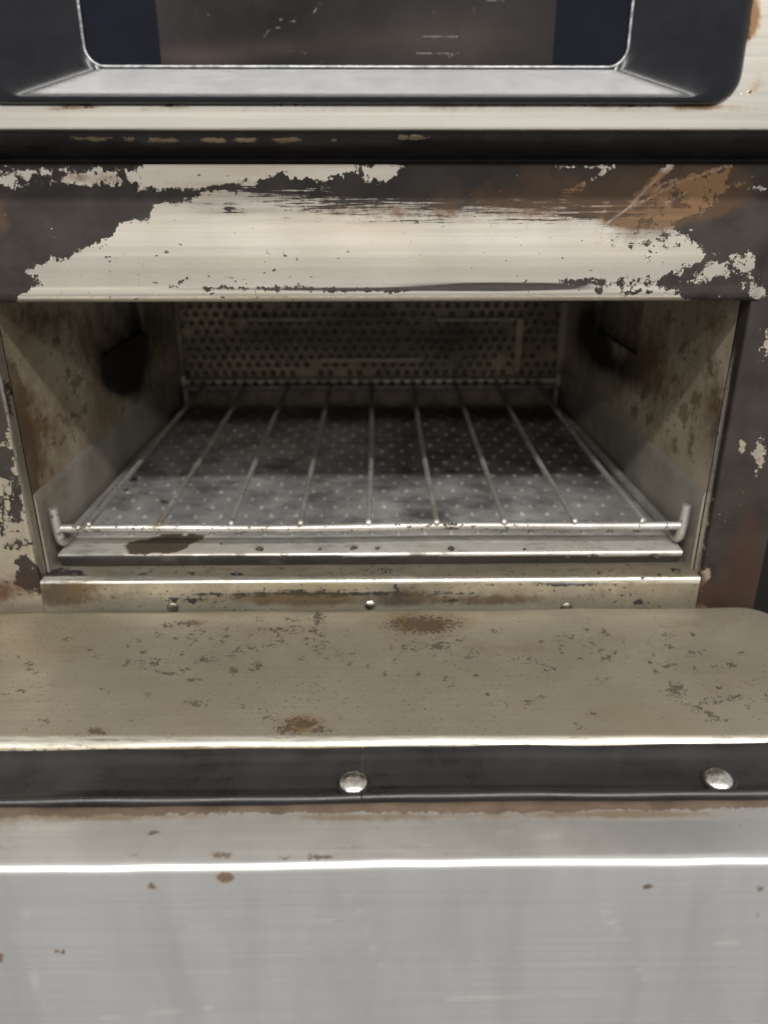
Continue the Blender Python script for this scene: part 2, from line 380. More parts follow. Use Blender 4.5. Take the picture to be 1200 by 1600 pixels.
spec_head = {
    'burn': lambda U, V: np.maximum(marks(U, V, head_black)/9., soft(U, V, [(1060, 312, 60, 34, .72), (1010, 368, 70, 26, .72), (470, 300, 130, 12, .5)])-1.15),
    'rub_glint': lambda U, V: .24*np.clip(marks(U, V, [('l', [(945, 352), (985, 322), (1010, 295), (1030, 275), (1048, 258)], 2), ('l', [(985, 325), (1060, 285), (1100, 272), (1142, 258)], 1.6), ('l', [(1020, 300), (1040, 285), (1062, 280)], 1.8), ('l', [(1035, 320), (1075, 300)], 1.6)])/2.5, 0, 1),
    'chip': lambda U, V: np.clip(soft(U, V, [(140, 275, 90, 16, .9), (1050, 385, 90, 45, .9), (1160, 430, 50, 60, .8), (1000, 445, 120, 14, .6), (560, 278, 120, 14, .4), (60, 430, 60, 50, .25), (1080, 300, 60, 40, .5), (20, 290, 30, 30, .8)]), 0, 1),
    'soot_shade': lambda U, V: soft(U, V, [(700, 322, 300, 26, .62), (1010, 365, 75, 24, .6), (640, 443, 300, 6, .3), (330, 325, 80, 18, .42), (600, 452, 280, 3.6, 1.2), (790, 447.5, 120, 5, 2.0), (260, 450, 90, 3, .3), (470, 300, 160, 16, .3)]),
    'streak': lambda U, V: np.clip(soft(U, V, [(700, 325, 280, 26, 1.6), (470, 312, 130, 22, 1.4), (880, 330, 90, 24, 1.4), (620, 452, 240, 7, .25), (1000, 370, 70, 25, .5)]), 0, 1.6),
    'tarn': lambda U, V: soft(U, V, [(1075, 310, 75, 36, 1.8), (1000, 342, 50, 14, 1.5), (1115, 283, 50, 28, 1.9), (900, 300, 150, 40, .95), (700, 335, 220, 9, .35), (560, 325, 160, 12, .35), (150, 278, 90, 12, .45), (0, 340, 12, 40, .8), (760, 312, 90, 14, .45), (960, 375, 60, 22, .32), (560, 300, 300, 9, .15)])}
def head_deform(V):
    # the rolled lip only exists above the opening; at the jambs the plate runs on flat
    V = V.copy(); k = np.clip((np.abs(V[:, 0])-.201)/.006, 0, 1)
    front = V[:, 1] < .0115
    low = V[:, 2] < ZH+.012
    k = k*np.clip((ZH+.052-V[:, 2])/.036, 0, 1)
    s = front
    V[:, 1] += .00010*np.sin(V[:, 0]*37)+.00006*np.sin(V[:, 0]*91+V[:, 2]*60)
    V[s, 1] = V[s, 1]*(1-k[s])+0.0*k[s]
    return V
rl = .0048
prof = [(0, ZT), (0, ZT-.018)]+[(-.0022*q*q*(3-2*q), ZT-.018-.034*q) for q in (.15, .3, .45, .6, .75, .9, 1)]+[(-.0024, ZH+.0085)]
prof += [(-.0026, ZH+.0070), (-.0028, ZH+rl)]+arc(-.0028+rl, ZH+rl, rl, 180, 270, 8)[1:]+[(.012, ZH)]
sweep('header_panel', prof, 'x', -XO, XO, .0012, M_HEAD, oven, spec_head, step=.0011, back=[(.012, ZT)], deform=head_deform)

# ---- side frames
def jamb_prof(s):
    r = .0016
    a = [(s*XO, 0), (s*(HW+r), 0)]+[(s*(HW+r-r*math.sin(R(q))), r-r*math.cos(R(q))) for q in (22, 45, 68, 90)]+[(s*HW, .012)]
    return a
spec_r = {'burn': lambda U, V: np.maximum(marks(U, V, [('p', [(1060, 460), (1300, 460), (1300, 960), (1150, 960), (1078, 940), (1092, 905), (1120, 700)]),
                                         ('-e', 1160, 692, 4, 7), ('-e', 1187, 700, 5, 12), ('-e', 1188, 725, 6, 9), ('-e', 1188, 455, 14, 9), ('-p', [(1080, 925), (1100, 892), (1112, 896), (1095, 922)]), ('-e', 1198, 540, 3, 10)]), -20)/9.,
          'rub_glint': lambda U, V: np.clip(1.2-np.abs(U-(1157-(V-480)*.1694))/4., 0, 1)*np.clip((V-540)/120, 0, .8),
          'chip': lambda U, V: np.clip(soft(U, V, [(1180, 650, 25, 200, .25)]), 0, 1),
          'tarn': lambda U, V: soft(U, V, [(1165, 880, 40, 60, 1.1), (1130, 935, 70, 25, 1.3), (1150, 600, 40, 160, .22), (1170, 800, 14, 120, .3), (1090, 905, 10, 20, .8)]),
          'streak': lambda U, V: np.zeros(U.shape)}
def rim_clear(f):
    # the folded inner edge is rubbed bright
    return f
sweep('side_frame', jamb_prof(1), 'z', ZD-.012, ZH, .0016, M_JAMB, oven, spec_r, step=.0014, back=[(XO, .012)], label='blackened right side frame with reddish scorch at the bottom')
left_marks = [('p', [(-80, 560), (12, 600), (20, 660), (8, 690), (-80, 690)]), ('e', 10, 715, 16, 22), ('e', 25, 785, 12, 34), ('e', 8, 740, 12, 10), ('e', 30, 850, 18, 7), ('e', 40, 880, 14, 10),
              ('p', [(20, 905), (45, 925), (78, 922), (70, 900), (55, 880), (35, 872), (26, 890)]), ('e', 4, 800, 5, 24)]
spec_l = {'chip': lambda U, V: np.full(U.shape, .35), 'rub_glint': lambda U, V: .6*np.clip(1.2-np.abs(U-((V-590)*.206))/2.6, 0, 1)*np.clip((890-V)/60, 0, 1), 'burn': lambda U, V: marks(U, V, left_marks)/7., 'streak': lambda U, V: np.zeros(U.shape),
          'tarn': lambda U, V: soft(U, V, [(0, 640, 30, 60, .7), (40, 915, 45, 25, .6), (0, 930, 30, 20, .6), (50, 850, 20, 60, .3)])}
sweep('side_frame', jamb_prof(-1), 'z', ZD-.012, ZH, .0016, M_JAMB, oven, spec_l, step=.0014, back=[(-XO, .012)], label='cream left side frame with flaking dark patches')

# ---- sill flange under the opening
spec_s = {'rub_glint': lambda U, V: .9*np.clip(1.3-np.abs(V-906)/5., 0, 1), 'burn': lambda U, V: marks(U, V, [('e', 880, 912, 120, 2.5), ('e', 500, 928, 130, 3), ('e', 70, 900, 60, 12), ('e', 105, 900, 25, 10), ('e', 620, 925, 6, 14), ('e', 290, 938, 30, 3), ('e', 1001, 941, 8, 3), ('e', 705, 937, 14, 3), ('e', 370, 898, 8, 3), ('e', 600, 892, 12, 3), ('e', 300, 896, 8, 3), ('e', 1005, 903, 24, 2), ('e', 225, 897, 7, 2)])/6.,  # bright line along the sill edge is a painted highlight
          'streak': lambda U, V: np.full(U.shape, .35)*((V > 918) & (V < 936)),
          'tarn': lambda U, V: soft(U, V, [(120, 925, 70, 25, .6), (460, 935, 110, 12, .7), (640, 925, 30, 30, .6), (1000, 915, 80, 20, .4), (400, 890, 150, 8, .6), (900, 890, 160, 8, .6), (780, 938, 90, 10, .5), (580, 936, 420, 10, .55), (300, 912, 120, 8, .3), (90, 920, 40, 30, .8)]),
          'soot_shade': lambda U, V: soft(U, V, [(580, 944, 520, 7, .5), (75, 915, 40, 34, .55), (1090, 925, 30, 30, .5), (580, 928, 500, 8, .22), (400, 888, 200, 6, .3), (620, 930, 40, 20, .4)])}
r = .0022
prof = [(-.0006, ZD-.012), (-.0006, ZS-r)]+arc(-.0006+r, ZS-r, r, 180, 90, 6)[1:]+[(.030, ZS-.0004)]
sweep('sill_flange', prof, 'x', -HW+.0004, HW-.0004, .0022, M_SILL, oven, spec_s, step=.0012, back=[(.030, ZD-.012)])
for u in (270, 578, 885):
    p = on_y(u, 946 if u == 578 else 949, -.0006); v, f = dome((p[0], -.0006, p[2]), .0038, .0016, (0, -1, 0), 14, 4)
    link('screw', v, f, M_SCREW if u == 578 else M_DIRTY, oven)

# ---- dark channel above the header
zb0, zb1 = ZT, on_y(580, 203, -.03)[2]
chan = [('p', [(-50, 190), (1300, 190), (1300, 270), (-50, 270)])]+[('-e', x, y, rx, 3.2) for x, y, rx in ((145, 217, 24), (205, 217, 10), (240, 218, 9), (262, 219, 14), (325, 219, 10), (345, 220, 8), (385, 219, 14), (440, 219, 14), (460, 218, 12), (522, 219, 4), (630, 216, 8), (648, 216, 14))]
hh = zb1-zb0
prof = [(.006, zb0-.0008), (.007, zb0+hh*.15), (.004, zb0+hh*.35), (-.006, zb0+hh*.55), (-.013, zb0+hh*.72), (-.016, zb0+hh*.86), (-.016, zb0+hh+.0008)]
sweep('channel_strip', prof, 'x', -.298, .298, .0015, M_CHANNEL, oven, {'burn': lambda U, V: marks(U, V, chan)/5., 'streak': lambda U, V: np.full(U.shape, .15)}, step=.0009, back=[(.02, zb0+hh+.0008), (.02, zb0-.0008)], sharp=70)

# ---- cavity
YB = .345
py0, py1, pz0, pz1 = .150, .250, ZC-.132, ZC-.052
def wall(s, spec):
    x = s*(HW-.0004)
    ys = np.unique(np.concatenate([np.linspace(.0121, py0, 40), np.linspace(py0, py1, 44), np.linspace(py1, YB, 28)]))
    zs = np.unique(np.concatenate([np.linspace(Z(-.246), pz0, 40), np.linspace(pz0, pz1, 40), np.linspace(pz1, Z(-.015), 14)]))
    V = [(x, y, z) for y in ys for z in zs]; nz = len(zs); F = []
    for i in range(len(ys)-1):
        for j in range(nz-1):
            cy, cz = (ys[i]+ys[i+1])/2, (zs[j]+zs[j+1])/2
            if py0 < cy < py1 and pz0 < cz < pz1: continue
            f = (i*nz+j, (i+1)*nz+j, (i+1)*nz+j+1, i*nz+j+1); F.append(f if s < 0 else f[::-1])
    n0 = len(V); xo = s*(HW+.0035)
    V += [(xx, y, z) for xx in (x, xo) for y, z in ((py0, pz0), (py1, pz0), (py1, pz1), (py0, pz1))]
    for k in range(4):
        f = (n0+k, n0+(k+1) % 4, n0+4+(k+1) % 4, n0+4+k); F.append(f if s > 0 else f[::-1])
    f = (n0+4, n0+5, n0+6, n0+7); F.append(f if s < 0 else f[::-1])
    V = taper(V); return link('cavity_wall', V, F, M_WALL, oven, bake(np.array(V), spec), smooth=False)
wl_spec = {'soot_shade': lambda U, V: soft(U, V, [(176, 565, 24, 40, 1.6), (205, 560, 26, 50, 1.6), (190, 600, 30, 16, .8), (203, 500, 24, 50, .7), (40, 500, 40, 30, .2), (240, 500, 40, 60, .4)]),  # black blobs paint the dark of the opening in the left wall
           'burn': lambda U, V: marks(U, V, [ ('e', 118, 648, 12, 5, -.2), ('e', 90, 690, 12, 5, -.3), ('e', 115, 600, 5, 10), ('e', 108, 582, 4, 6), ('e', 130, 640, 6, 6), ('e', 122, 735, 4, 11), ('e', 105, 655, 3, 5), ('e', 70, 660, 3, 3), ('e', 130, 590, 5, 6), ('e', 88, 530, 7, 8), ('p', [(0, 560), (30, 560), (66, 790), (60, 905), (0, 905)])])/14. ,
           'streak': lambda U, V: np.zeros(U.shape),
           'tarn': lambda U, V: soft(U, V, [(60, 500, 70, 40, .7), (150, 540, 40, 60, .8), (40, 640, 40, 80, .7), (60, 760, 25, 90, .7), (110, 670, 60, 30, .4), (250, 520, 30, 60, .7), (220, 610, 60, 30, .6)])}
wr_spec = {'soot_shade': lambda U, V: soft(U, V, [(940, 545, 26, 30, .8), (968, 575, 34, 22, .9), (925, 510, 22, 40, .7), (990, 600, 26, 18, .4), (915, 500, 30, 60, .5), (1115, 640, 20, 90, .35)]),  # dark of the right wall opening, painted as several blobs
           'burn': lambda U, V: marks(U, V, [ ('e', 1045, 500, 7, 9), ('e', 1065, 545, 6, 10), ('e', 1085, 552, 6, 9), ('e', 1048, 600, 6, 9), ('e', 1012, 650, 6, 9), ('e', 1068, 645, 6, 18), ('e', 1085, 630, 8, 14), ('e', 1078, 690, 6, 15), ('e', 1053, 695, 4, 9), ('e', 1010, 610, 5, 9), ('e', 1112, 575, 6, 12), ('e', 1090, 665, 4, 6), ('e', 990, 645, 4, 6)])/12.,
           'streak': lambda U, V: np.zeros(U.shape),
           'tarn': lambda U, V: soft(U, V, [(1000, 560, 40, 60, .9), (1110, 500, 40, 40, .6), (1120, 640, 25, 90, .8), (1040, 600, 40, 60, .45), (920, 540, 30, 60, .6)])}
wall(-1, wl_spec); wall(1, wr_spec)
ZG = ZC-.186
for s in (-1, 1):                                # scoured guard rail along the foot of each wall
    x0, x1 = s*(HW-.0006), s*(HW-.0020)
    prof = [(x0, ZG+.003), (s*(HW-.0012), ZG+.002), (x1, ZG-.002), (x1, Z(-.2365))]
    tv = {'tarn': (lambda U, V: soft(U, V, [(250, 590, 40, 40, .7), (70, 800, 20, 90, .5)])) if s < 0 else (lambda U, V: soft(U, V, [(900, 560, 30, 50, .8), (1085, 850, 12, 60, .5)]))}
    sweep('guard_rail', prof, 'y', .0122, YB-.002, .004, M_GUARD, oven, tv, step=.003, back=[(x0, Z(-.2365))], deform=taper)
box('cavity_ceiling', (-HW-.03, .0125, Z(-.0148)), (HW+.03, YB+.03, Z(-.011)), M_BLACK, oven)
box('cavity_floor', (-HW-.03, .0305, Z(-.250)), (HW+.03, YB+.03, Z(-.2462)), M_BLACK, oven)
box('back_wall', (-HW-.03, YB+.006, Z(-.2460)), (HW+.03, YB+.012, Z(-.0150)), M_DUCT, oven)

# ---- perforated back sheet
def perforated(x0, x1, z0, z1, pitch, rad, y, th, clog):
    rows = int((z1-z0)/(pitch*.866)); cols = int((x1-x0)/pitch)
    V = []; F = []; rnd = random.Random(4)
    ox = (x0+x1)/2-(cols-.5)*pitch/2
    for rr in range(rows):
        for c in range(cols):
            cx = ox+(c+(.5 if rr % 2 else 0))*pitch; cz = z0+pitch*.58+rr*pitch*.866
            n0 = len(V)
            hexv = [(cx+pitch/math.sqrt(3)*math.sin(R(60*k)), cz+pitch/math.sqrt(3)*math.cos(R(60*k))) for k in range(6)]
            ring = []
            for k in range(6):
                a, b = hexv[k], hexv[(k+1) % 6]; ring += [a, ((a[0]+b[0])/2, (a[1]+b[1])/2)]
            V += [(p[0], y, p[1]) for p in ring]
            if rnd.random() < clog: F.append(tuple(n0+k for k in range(12))); continue
            rj = rad*rnd.uniform(.86, 1.04)
            for yy in (y+.0002, y+th): V += [(cx+rj*math.sin(R(30*k)), yy, cz+rj*math.cos(R(30*k))) for k in range(12)]
            for k in range(12):
                q = (k+1) % 12
                F.append((n0+k, n0+q, n0+12+q, n0+12+k)); F.append((n0+12+k, n0+12+q, n0+24+q, n0+24+k))
    return V, F
zb = ZC-.2085
HB = HW*.9215
V, F = perforated(-HB+.004, HB-.004, zb+.004, Z(-.03), .0094, .0033, YB-.004, .0025, .10)
back_marks = [('p', [(492, 500), (680, 495), (690, 560), (640, 575), (480, 555)]), ('e', 310, 545, 30, 10), ('e', 330, 500, 20, 12), ('e', 690, 540, 30, 35), ('e', 430, 520, 70, 16), ('e', 740, 515, 60, 12)]
spec_b = {'soot_shade': lambda U, V: soft(U, V, [(585, 530, 140, 45, .8), (580, 480, 320, 14, .3), (430, 520, 80, 22, .6), (740, 518, 70, 22, .6), (310, 545, 40, 18, .5), (700, 545, 40, 40, .4)]), 'streak': lambda U, V: np.zeros(U.shape), 'tarn': lambda U, V: soft(U, V, [(580, 490, 90, 25, .8), (860, 500, 40, 60, .7), (290, 540, 40, 60, .5), (400, 520, 80, 40, .5), (760, 530, 80, 40, .5)])}
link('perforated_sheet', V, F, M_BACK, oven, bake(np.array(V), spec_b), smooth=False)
def backstrip(u0, v0, u1, v1, d=.004):
    a = on_y(u0, v0, YB-.006); b = on_y(u1, v1, YB-.006)
    box('trim_strip', (min(a[0], b[0]), YB-.0042-d, min(a[2], b[2])), (max(a[0], b[0]), YB-.0042, max(a[2], b[2])), M_BACK, oven, bev=.0008, spec={'tarn': lambda U, V: np.full(U.shape, .25)})
backstrip(356, 496, 487, 502); backstrip(682, 496, 806, 502); backstrip(349, 496, 355, 560); backstrip(807, 496, 813, 580)
backstrip(276, 470, 286, 600); backstrip(877, 470, 888, 600); backstrip(500, 560, 660, 566, .002)
# folded foot of the back sheet, with its row of slots
pa = on_y(285, 607, YB-.012); pb = on_y(880, 591, YB-.012)
prof = [(YB-.013, pa[2]), (YB-.013, pb[2]-.001), (YB-.0122, pb[2]), (YB-.0045, pb[2]+.0006)]
sweep('back_foot', prof, 'x', -HB+.004, HB-.004, .004, M_GUARD, oven, {'tarn': lambda U, V: soft(U, V, [(500, 600, 90, 10, .6), (320, 600, 40, 10, .5)])}, step=.002, back=[(YB-.0045, pa[2])])
parts = []
for k in range(34):
    x = -HB+.013+k*.0102
    v, f = dome((x, YB-.0131, (pa[2]*.45+pb[2]*.55)), .0030, .0003, (0, -1, 0), 10, 2); parts.append((v, f))
V, F = join(parts); link('foot_slots', V, F, M_BLACK, oven, kind='stuff')
for s in (-1, 1):
    box('corner_post', (s*(HB-.0065) if s > 0 else -HB+.0026, YB-.016, Z(-.232)), (s*(HB-.0026) if s > 0 else -HB+.0065, YB-.0042, ZC-.190), M_GUARD, oven, bev=.0008)

# ---- outer housing and base
box('housing', (XO-.012, .030, Z(-.40)), (XO+.06, .36, Z(.0)), M_SHELL, oven)
box('housing', (-XO-.06, .030, Z(-.40)), (-XO+.012, .36, Z(.0)), M_SHELL, oven)
box('housing', (-XO+.0125, .0315, Z(-.40)), (XO-.0125, .36, Z(-.2505)), M_SHELL, oven)

# ------------------------------------------------------------------ the folded-down door (parts of the oven)
ZK = ZD-.0062                                  # gasket / frame plane
yf = lambda v: on_z(600, v, ZK-ZC)[1]
yA, yB_ = on_z(600, 948, ZD-ZC)[1]-.001, on_z(600, 1172, ZK-ZC+.002)[1]
yg0, yg1, ys0, ys1 = yf(1180), yf(1254), yf(1258), yf(1352)
spec_k = {'rub_glint': lambda U, V: .45*np.clip(marks(U, V, [('l', [(700, 1560), (880, 1556)], 1.0), ('l', [(40, 1420), (60, 1580)], .8), ('l', [(930, 1400), (1010, 1530)], .7), ('l', [(300, 1450), (520, 1440)], .8), ('l', [(780, 1300), (900, 1310)], .7), ('l', [(160, 1590), (330, 1575)], .9), ('l', [(1050, 1480), (1180, 1470)], .8), ('l', [(540, 1380), (600, 1520)], .6)])/1.2+1, 0, 1), 'burn': lambda U, V: marks(U, V, [('p', [(-100, 1240), (1300, 1240), (1300, 1262), (1000, 1266), (760, 1272), (600, 1270), (300, 1272), (100, 1276), (-100, 1278)]), ('e', 240, 1300, 9, 4), ('e', 349, 1371, 15, 10), ('e', 237, 1385, 9, 7), ('e', 95, 1486, 11, 6), ('e', 0, 1498, 6, 8), ('e', 205, 1335, 12, 4), ('e', 345, 1337, 18, 5), ('e', 430, 1338, 11, 3), ('e', 500, 1339, 15, 3), ('e', 930, 1382, 5, 4), ('e', 1008, 1384, 11, 4), ('e', 1065, 1382, 6, 5), ('e', 1188, 1389, 8, 6), ('e', 422, 1528, 5, 5)])/9.-.05,
          'tarn': lambda U, V: soft(U, V, [(150, 1276, 200, 10, 1.0), (600, 1277, 200, 10, .9), (1000, 1272, 200, 9, 1.0), (-10, 1310, 40, 40, .5), (500, 1325, 700, 3, .35), (349, 1371, 20, 13, .8), (237, 1385, 14, 10, .6), (345, 1337, 22, 7, .7), (205, 1335, 20, 6, .6), (700, 1325, 200, 4, .4), (650, 1560, 80, 90, .12)]),  # last blob tints in the brown reflection low on the front
          'streak': lambda U, V: np.zeros(U.shape)}
re = .0042
prof = [(-.006, ZK-.0012), (yg1+.001, ZK-.0012), (ys0+.001, ZK-.0004), (ys0, ZK), (ys1+re, ZK)]+arc(ys1+re, ZK-re, re, 90, 180, 8)[1:]+[(ys1-.0006, ZK-.010), (ys1-.006, ZK-.150)]
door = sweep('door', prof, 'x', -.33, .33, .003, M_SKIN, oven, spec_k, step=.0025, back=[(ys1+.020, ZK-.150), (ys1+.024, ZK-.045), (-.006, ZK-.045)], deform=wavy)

# liner: raised inner panel with rolled edges and rounded corners
hx, yc, hy, rc, rr = .249, (yA+yB_)/2, (yA-yB_)/2, .026, .0048
def axis_pts(h, n):
    e = np.array([0, .15, .45, .9, 1.5, 2.3, 3.2, 4.2, 5.2])/1000
    return np.concatenate([-h+e, np.linspace(-h+.0062, h-.0062, n), (h-e)[::-1]])
gx, gy = axis_pts(hx, 330), axis_pts(hy, 100)
X, Y = np.meshgrid(gx, gy, indexing='ij')
qx, qy = np.abs(X)-(hx-rc), np.abs(Y)-(hy-rc)
L = np.hypot(np.maximum(qx, 0), np.maximum(qy, 0)); corner = (qx > 0) & (qy > 0)
# square corner -> round corner (keeps the inset rings)
mx = np.maximum(qx, qy); k = np.where(corner & (L > 0), mx/np.maximum(L, 1e-9), 1)
X = np.where(corner, np.sign(X)*(hx-rc+np.maximum(qx, 0)*k), X); Y = np.where(corner, np.sign(Y)*(hy-rc+np.maximum(qy, 0)*k), Y)
d = np.where(corner, rc-mx, np.minimum(hx-np.abs(X), hy-np.abs(Y))); d = np.clip(d, 0, rr)
Zz = ZD-(rr-np.sqrt(np.maximum(rr**2-(rr-d)**2, 0)))
Zz = Zz+.0005*np.sin(X*23+1)*np.sin((Y+yc)*31)+.0003*np.sin(X*61)+.00010*np.sin(X*170+2*np.sin(X*40))
V = np.stack([X, Y+yc, Zz], -1).reshape(-1, 3); nx, ny = X.shape
F = [(i*ny+j, (i+1)*ny+j, (i+1)*ny+j+1, i*ny+j+1) for i in range(nx-1) for j in range(ny-1)]
rim = [i*ny for i in range(nx)]+[(nx-1)*ny+j for j in range(1, ny)]+[i*ny+ny-1 for i in range(nx-2, -1, -1)]+[j for j in range(ny-2, 0, -1)]
n0 = len(V); V = np.concatenate([V, np.stack([V[rim, 0], V[rim, 1], np.full(len(rim), ZK-.001)], -1)])
for a in range(len(rim)):
    b2 = (a+1) % len(rim); F.append((rim[b2], rim[a], n0+a, n0+b2))
liner_marks = [('e', 662, 976, 52, 13), ('e', 620, 975, 15, 5), ('e', 498, 965, 9, 8, -.6), ('e', 490, 985, 6, 5), ('e', 685, 1010, 14, 6), ('e', 293, 974, 16, 4), ('e', 262, 977, 8, 3), ('e', 433, 984, 20, 3), ('e', 305, 1100, 16, 4, .15), ('e', 262, 1052, 14, 3, .1), ('e', 302, 1063, 9, 4), ('e', 365, 1048, 7, 6, .6), ('e', 402, 1040, 9, 6), ('e', 322, 1030, 12, 3), ('e', 200, 1035, 8, 4, -.8), ('e', 1056, 1077, 11, 9), ('e', 1105, 1114, 26, 4, .42), ('e', 1118, 1096, 12, 4), ('e', 1145, 1090, 12, 4), ('e', 1045, 1040, 9, 4), ('e', 1144, 1040, 9, 4), ('e', 948, 1029, 7, 4), ('e', 825, 1096, 7, 4), ('e', 845, 1089, 6, 3),
               ('e', 470, 1130, 26, 8), ('e', 450, 1140, 18, 7), ('e', 500, 1140, 12, 4), ('e', 155, 1143, 16, 5), ('e', 418, 1122, 8, 3), ('e', 1085, 1020, 7, 3),
               ('l', [(-100, 1176), (1300, 1169)], 2.2), ('e', 775, 1172, 5, 4), ('e', 873, 1170, 4, 3), ('e', 695, 1171, 12, 4)]
rl_ = random.Random(11)
for _ in range(95):
    u = rl_.choice([rl_.gauss(400, 130), rl_.gauss(880, 140), rl_.gauss(620, 300)]); v = rl_.gauss(1018, 24)
    liner_marks.append(('e', u, v, rl_.uniform(2, 6.5), rl_.uniform(1.3, 2.6), rl_.uniform(-.3, .3)))
for _ in range(60):
    liner_marks.append(('e', rl_.uniform(0, 1200), rl_.uniform(965, 1140), rl_.uniform(2, 5), rl_.uniform(1.5, 3), 0))
spec_li = {'burn': lambda U, V: marks(U, V, liner_marks)/6.-.12, 'streak': lambda U, V: np.full(U.shape, .12), 'chip': lambda U, V: .12+np.clip(soft(U, V, [(662, 976, 80, 25, .6), (498, 970, 30, 30, .7), (1056, 1077, 40, 30, .8), (470, 1133, 60, 20, .4), (1105, 1110, 50, 20, .3)]), 0, .8),
          'soot_shade': lambda U, V: soft(U, V, [(400, 1040, 180, 40, .16), (1060, 1060, 90, 40, .2), (640, 1000, 400, 30, .12), (600, 954, 700, 6, .3)]),
           'rub_glint': lambda U, V: np.clip(1.25-np.abs(V-1158)/7.5, 0, 1),  # lamp highlight on the front roll, painted as pale bare metal
          'tarn': lambda U, V: soft(U, V, [(470, 1133, 45, 14, .9), (660, 977, 75, 18, .9), (450, 1171, 400, 6, .8), (900, 1168, 300, 6, .7), (1080, 975, 110, 14, .35), (300, 974, 40, 6, .5), (100, 1000, 60, 60, .2), (830, 1012, 200, 8, .35), (1140, 1075, 60, 40, .25), (155, 1143, 30, 9, .5)])}
link('liner_panel', V, F, M_LINER, door, bake(V, spec_li))

# gasket strips round the liner, in two lengths that meet left of the middle screw
xj = on_z(566, 1190, ZK-ZC)[0]
g0 = ZK-.0011
prof_g = [(yB_+.0006, g0), (yB_+.0006, ZK+.0036), (yB_-.003, ZK+.0030), (yB_-.007, ZK+.0014), (yg0-.012, ZK+.0004), (yg1+.0075, ZK-.0002), (yg1+.0058, ZK+.0006)]+arc(yg1+.0026, ZK+.0004, .0022, 20, 185, 8)+[(yg1+.0002, g0)]
def wob(V):
    V = V.copy(); V[:, 2] += .0003*np.sin(V[:, 0]*40)+.0002*np.sin(V[:, 0]*97+1); V[:, 1] += .0005*np.sin(V[:, 0]*17+.6); return V
sweep('gasket', prof_g, 'x', -.30, xj-.0003, .004, M_RUBBER, door, step=.003, deform=wob, sharp=60)
sweep('gasket', prof_g, 'x', xj+.0003, .30, .004, M_RUBBER, door, step=.003, deform=wob, sharp=60)
for s in (-1, 1): box('gasket', (min(s*(hx+.001), s*(hx+.028)), yB_+.0012, g0), (max(s*(hx+.001), s*(hx+.028)), yA+.002, ZK+.0010), M_RUBBER, door, bev=.0008)
for u, v in ((552, 1230), (1127, 1225)):
    p = on_z(u, v, ZK-ZC+.0008)
    hv, hf = dome((p[0], p[1]+.003, ZK+.0004), .0066, .0030, (0, -.12, 1), 22, 7)
    sc = link('screw', hv, hf, M_SCREW, door)
    w0 = Vector((p[0], p[1]+.003, ZK+.0004))
    tv, tf = tube([w0+Vector((.0072*math.cos(R(a)), .0072*math.sin(R(a)), 0)) for a in range(0, 361, 20)], .0007, 6, False)
    link('washer', tv, tf, M_RUBBER, sc)

# ------------------------------------------------------------------ perforated plate on the cavity floor
PX = HW-.0075
plate = thing('perforated_plate', 'grey dimpled metal plate on the oven floor under the wire rack', 'plate', (0, .17, Z(-.236)))
yl = on_z(600, 887, ZS-ZC)[1]; zl = ZS+.0006
zp = on_y(600, 864, yl)[2]; yc1 = on_z(600, 845, zp-ZC+.001)[1]
ZP = zp+.0022
rp = .0016
prof = [(yl+.0045, zl), (yl+.0012, zp-.0045), (yl, zp-rp)]+arc(yl+rp, zp-rp, rp, 180, 100, 5)[1:]+[(yc1-.001, zp+.0006), (yc1+.001, ZP-.0004), (yc1+.004, ZP), (.327, ZP)]
ZPB = ZP-.0015
plate_marks = [('p', [(193, 853), (205, 845), (235, 842), (258, 833), (300, 833), (320, 836), (321, 843), (300, 850), (290, 859), (262, 866), (240, 864), (225, 868), (200, 866)]),
               ('e', 405, 857, 6, 6), ('e', 372, 866, 12, 5), ('e', 553, 855, 10, 4), ('e', 705, 857, 10, 4), ('e', 1024, 869, 7, 4), ('e', 887, 869, 4, 3), ('e', 927, 866, 5, 3), ('e', 500, 856, 6, 4), ('e', 590, 856, 6, 3), ('e', 650, 866, 10, 4), ('e', 195, 766, 6, 3), ('e', 210, 748, 5, 3), ('e', 258, 786, 4, 3), ('e', 908, 848, 10, 4), ('e', 925, 854, 9, 3), ('e', 440, 866, 10, 3), ('e', 690, 868, 9, 3)]
spec_p = {'rub_glint': lambda U, V: np.where((V > 828) & (V < 867) & (sd_poly(U, V, plate_marks[0][1]) < 0), .55, 0.),  # front slope lightened in the colour, as it faces the lamps
          'burn': lambda U, V: marks(U, V, plate_marks)/9.,
          'soot_shade': lambda U, V: np.maximum(np.clip((U-380)/260, .0, 1)*np.clip((800-V)/70, 0.12, .85), np.clip((735-V)/120, 0, .62))+np.where(V > 868, 1.0, 0),  # carbon at right and back, with cavity shade and lip shade painted in
          'streak': lambda U, V: np.zeros(U.shape),
          'tarn': lambda U, V: soft(U, V, [(258, 850, 75, 20, 1.7), (660, 855, 200, 10, .55), (400, 860, 60, 8, .8), (800, 868, 200, 5, .5), (920, 852, 60, 9, .5), (450, 690, 120, 30, .5), (300, 680, 80, 40, .35), (520, 760, 90, 25, .25), (780, 800, 200, 30, .2)])}
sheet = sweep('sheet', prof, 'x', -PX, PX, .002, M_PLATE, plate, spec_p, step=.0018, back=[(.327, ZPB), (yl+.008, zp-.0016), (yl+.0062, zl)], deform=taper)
parts = []
hp = .0174
rowsn = 19
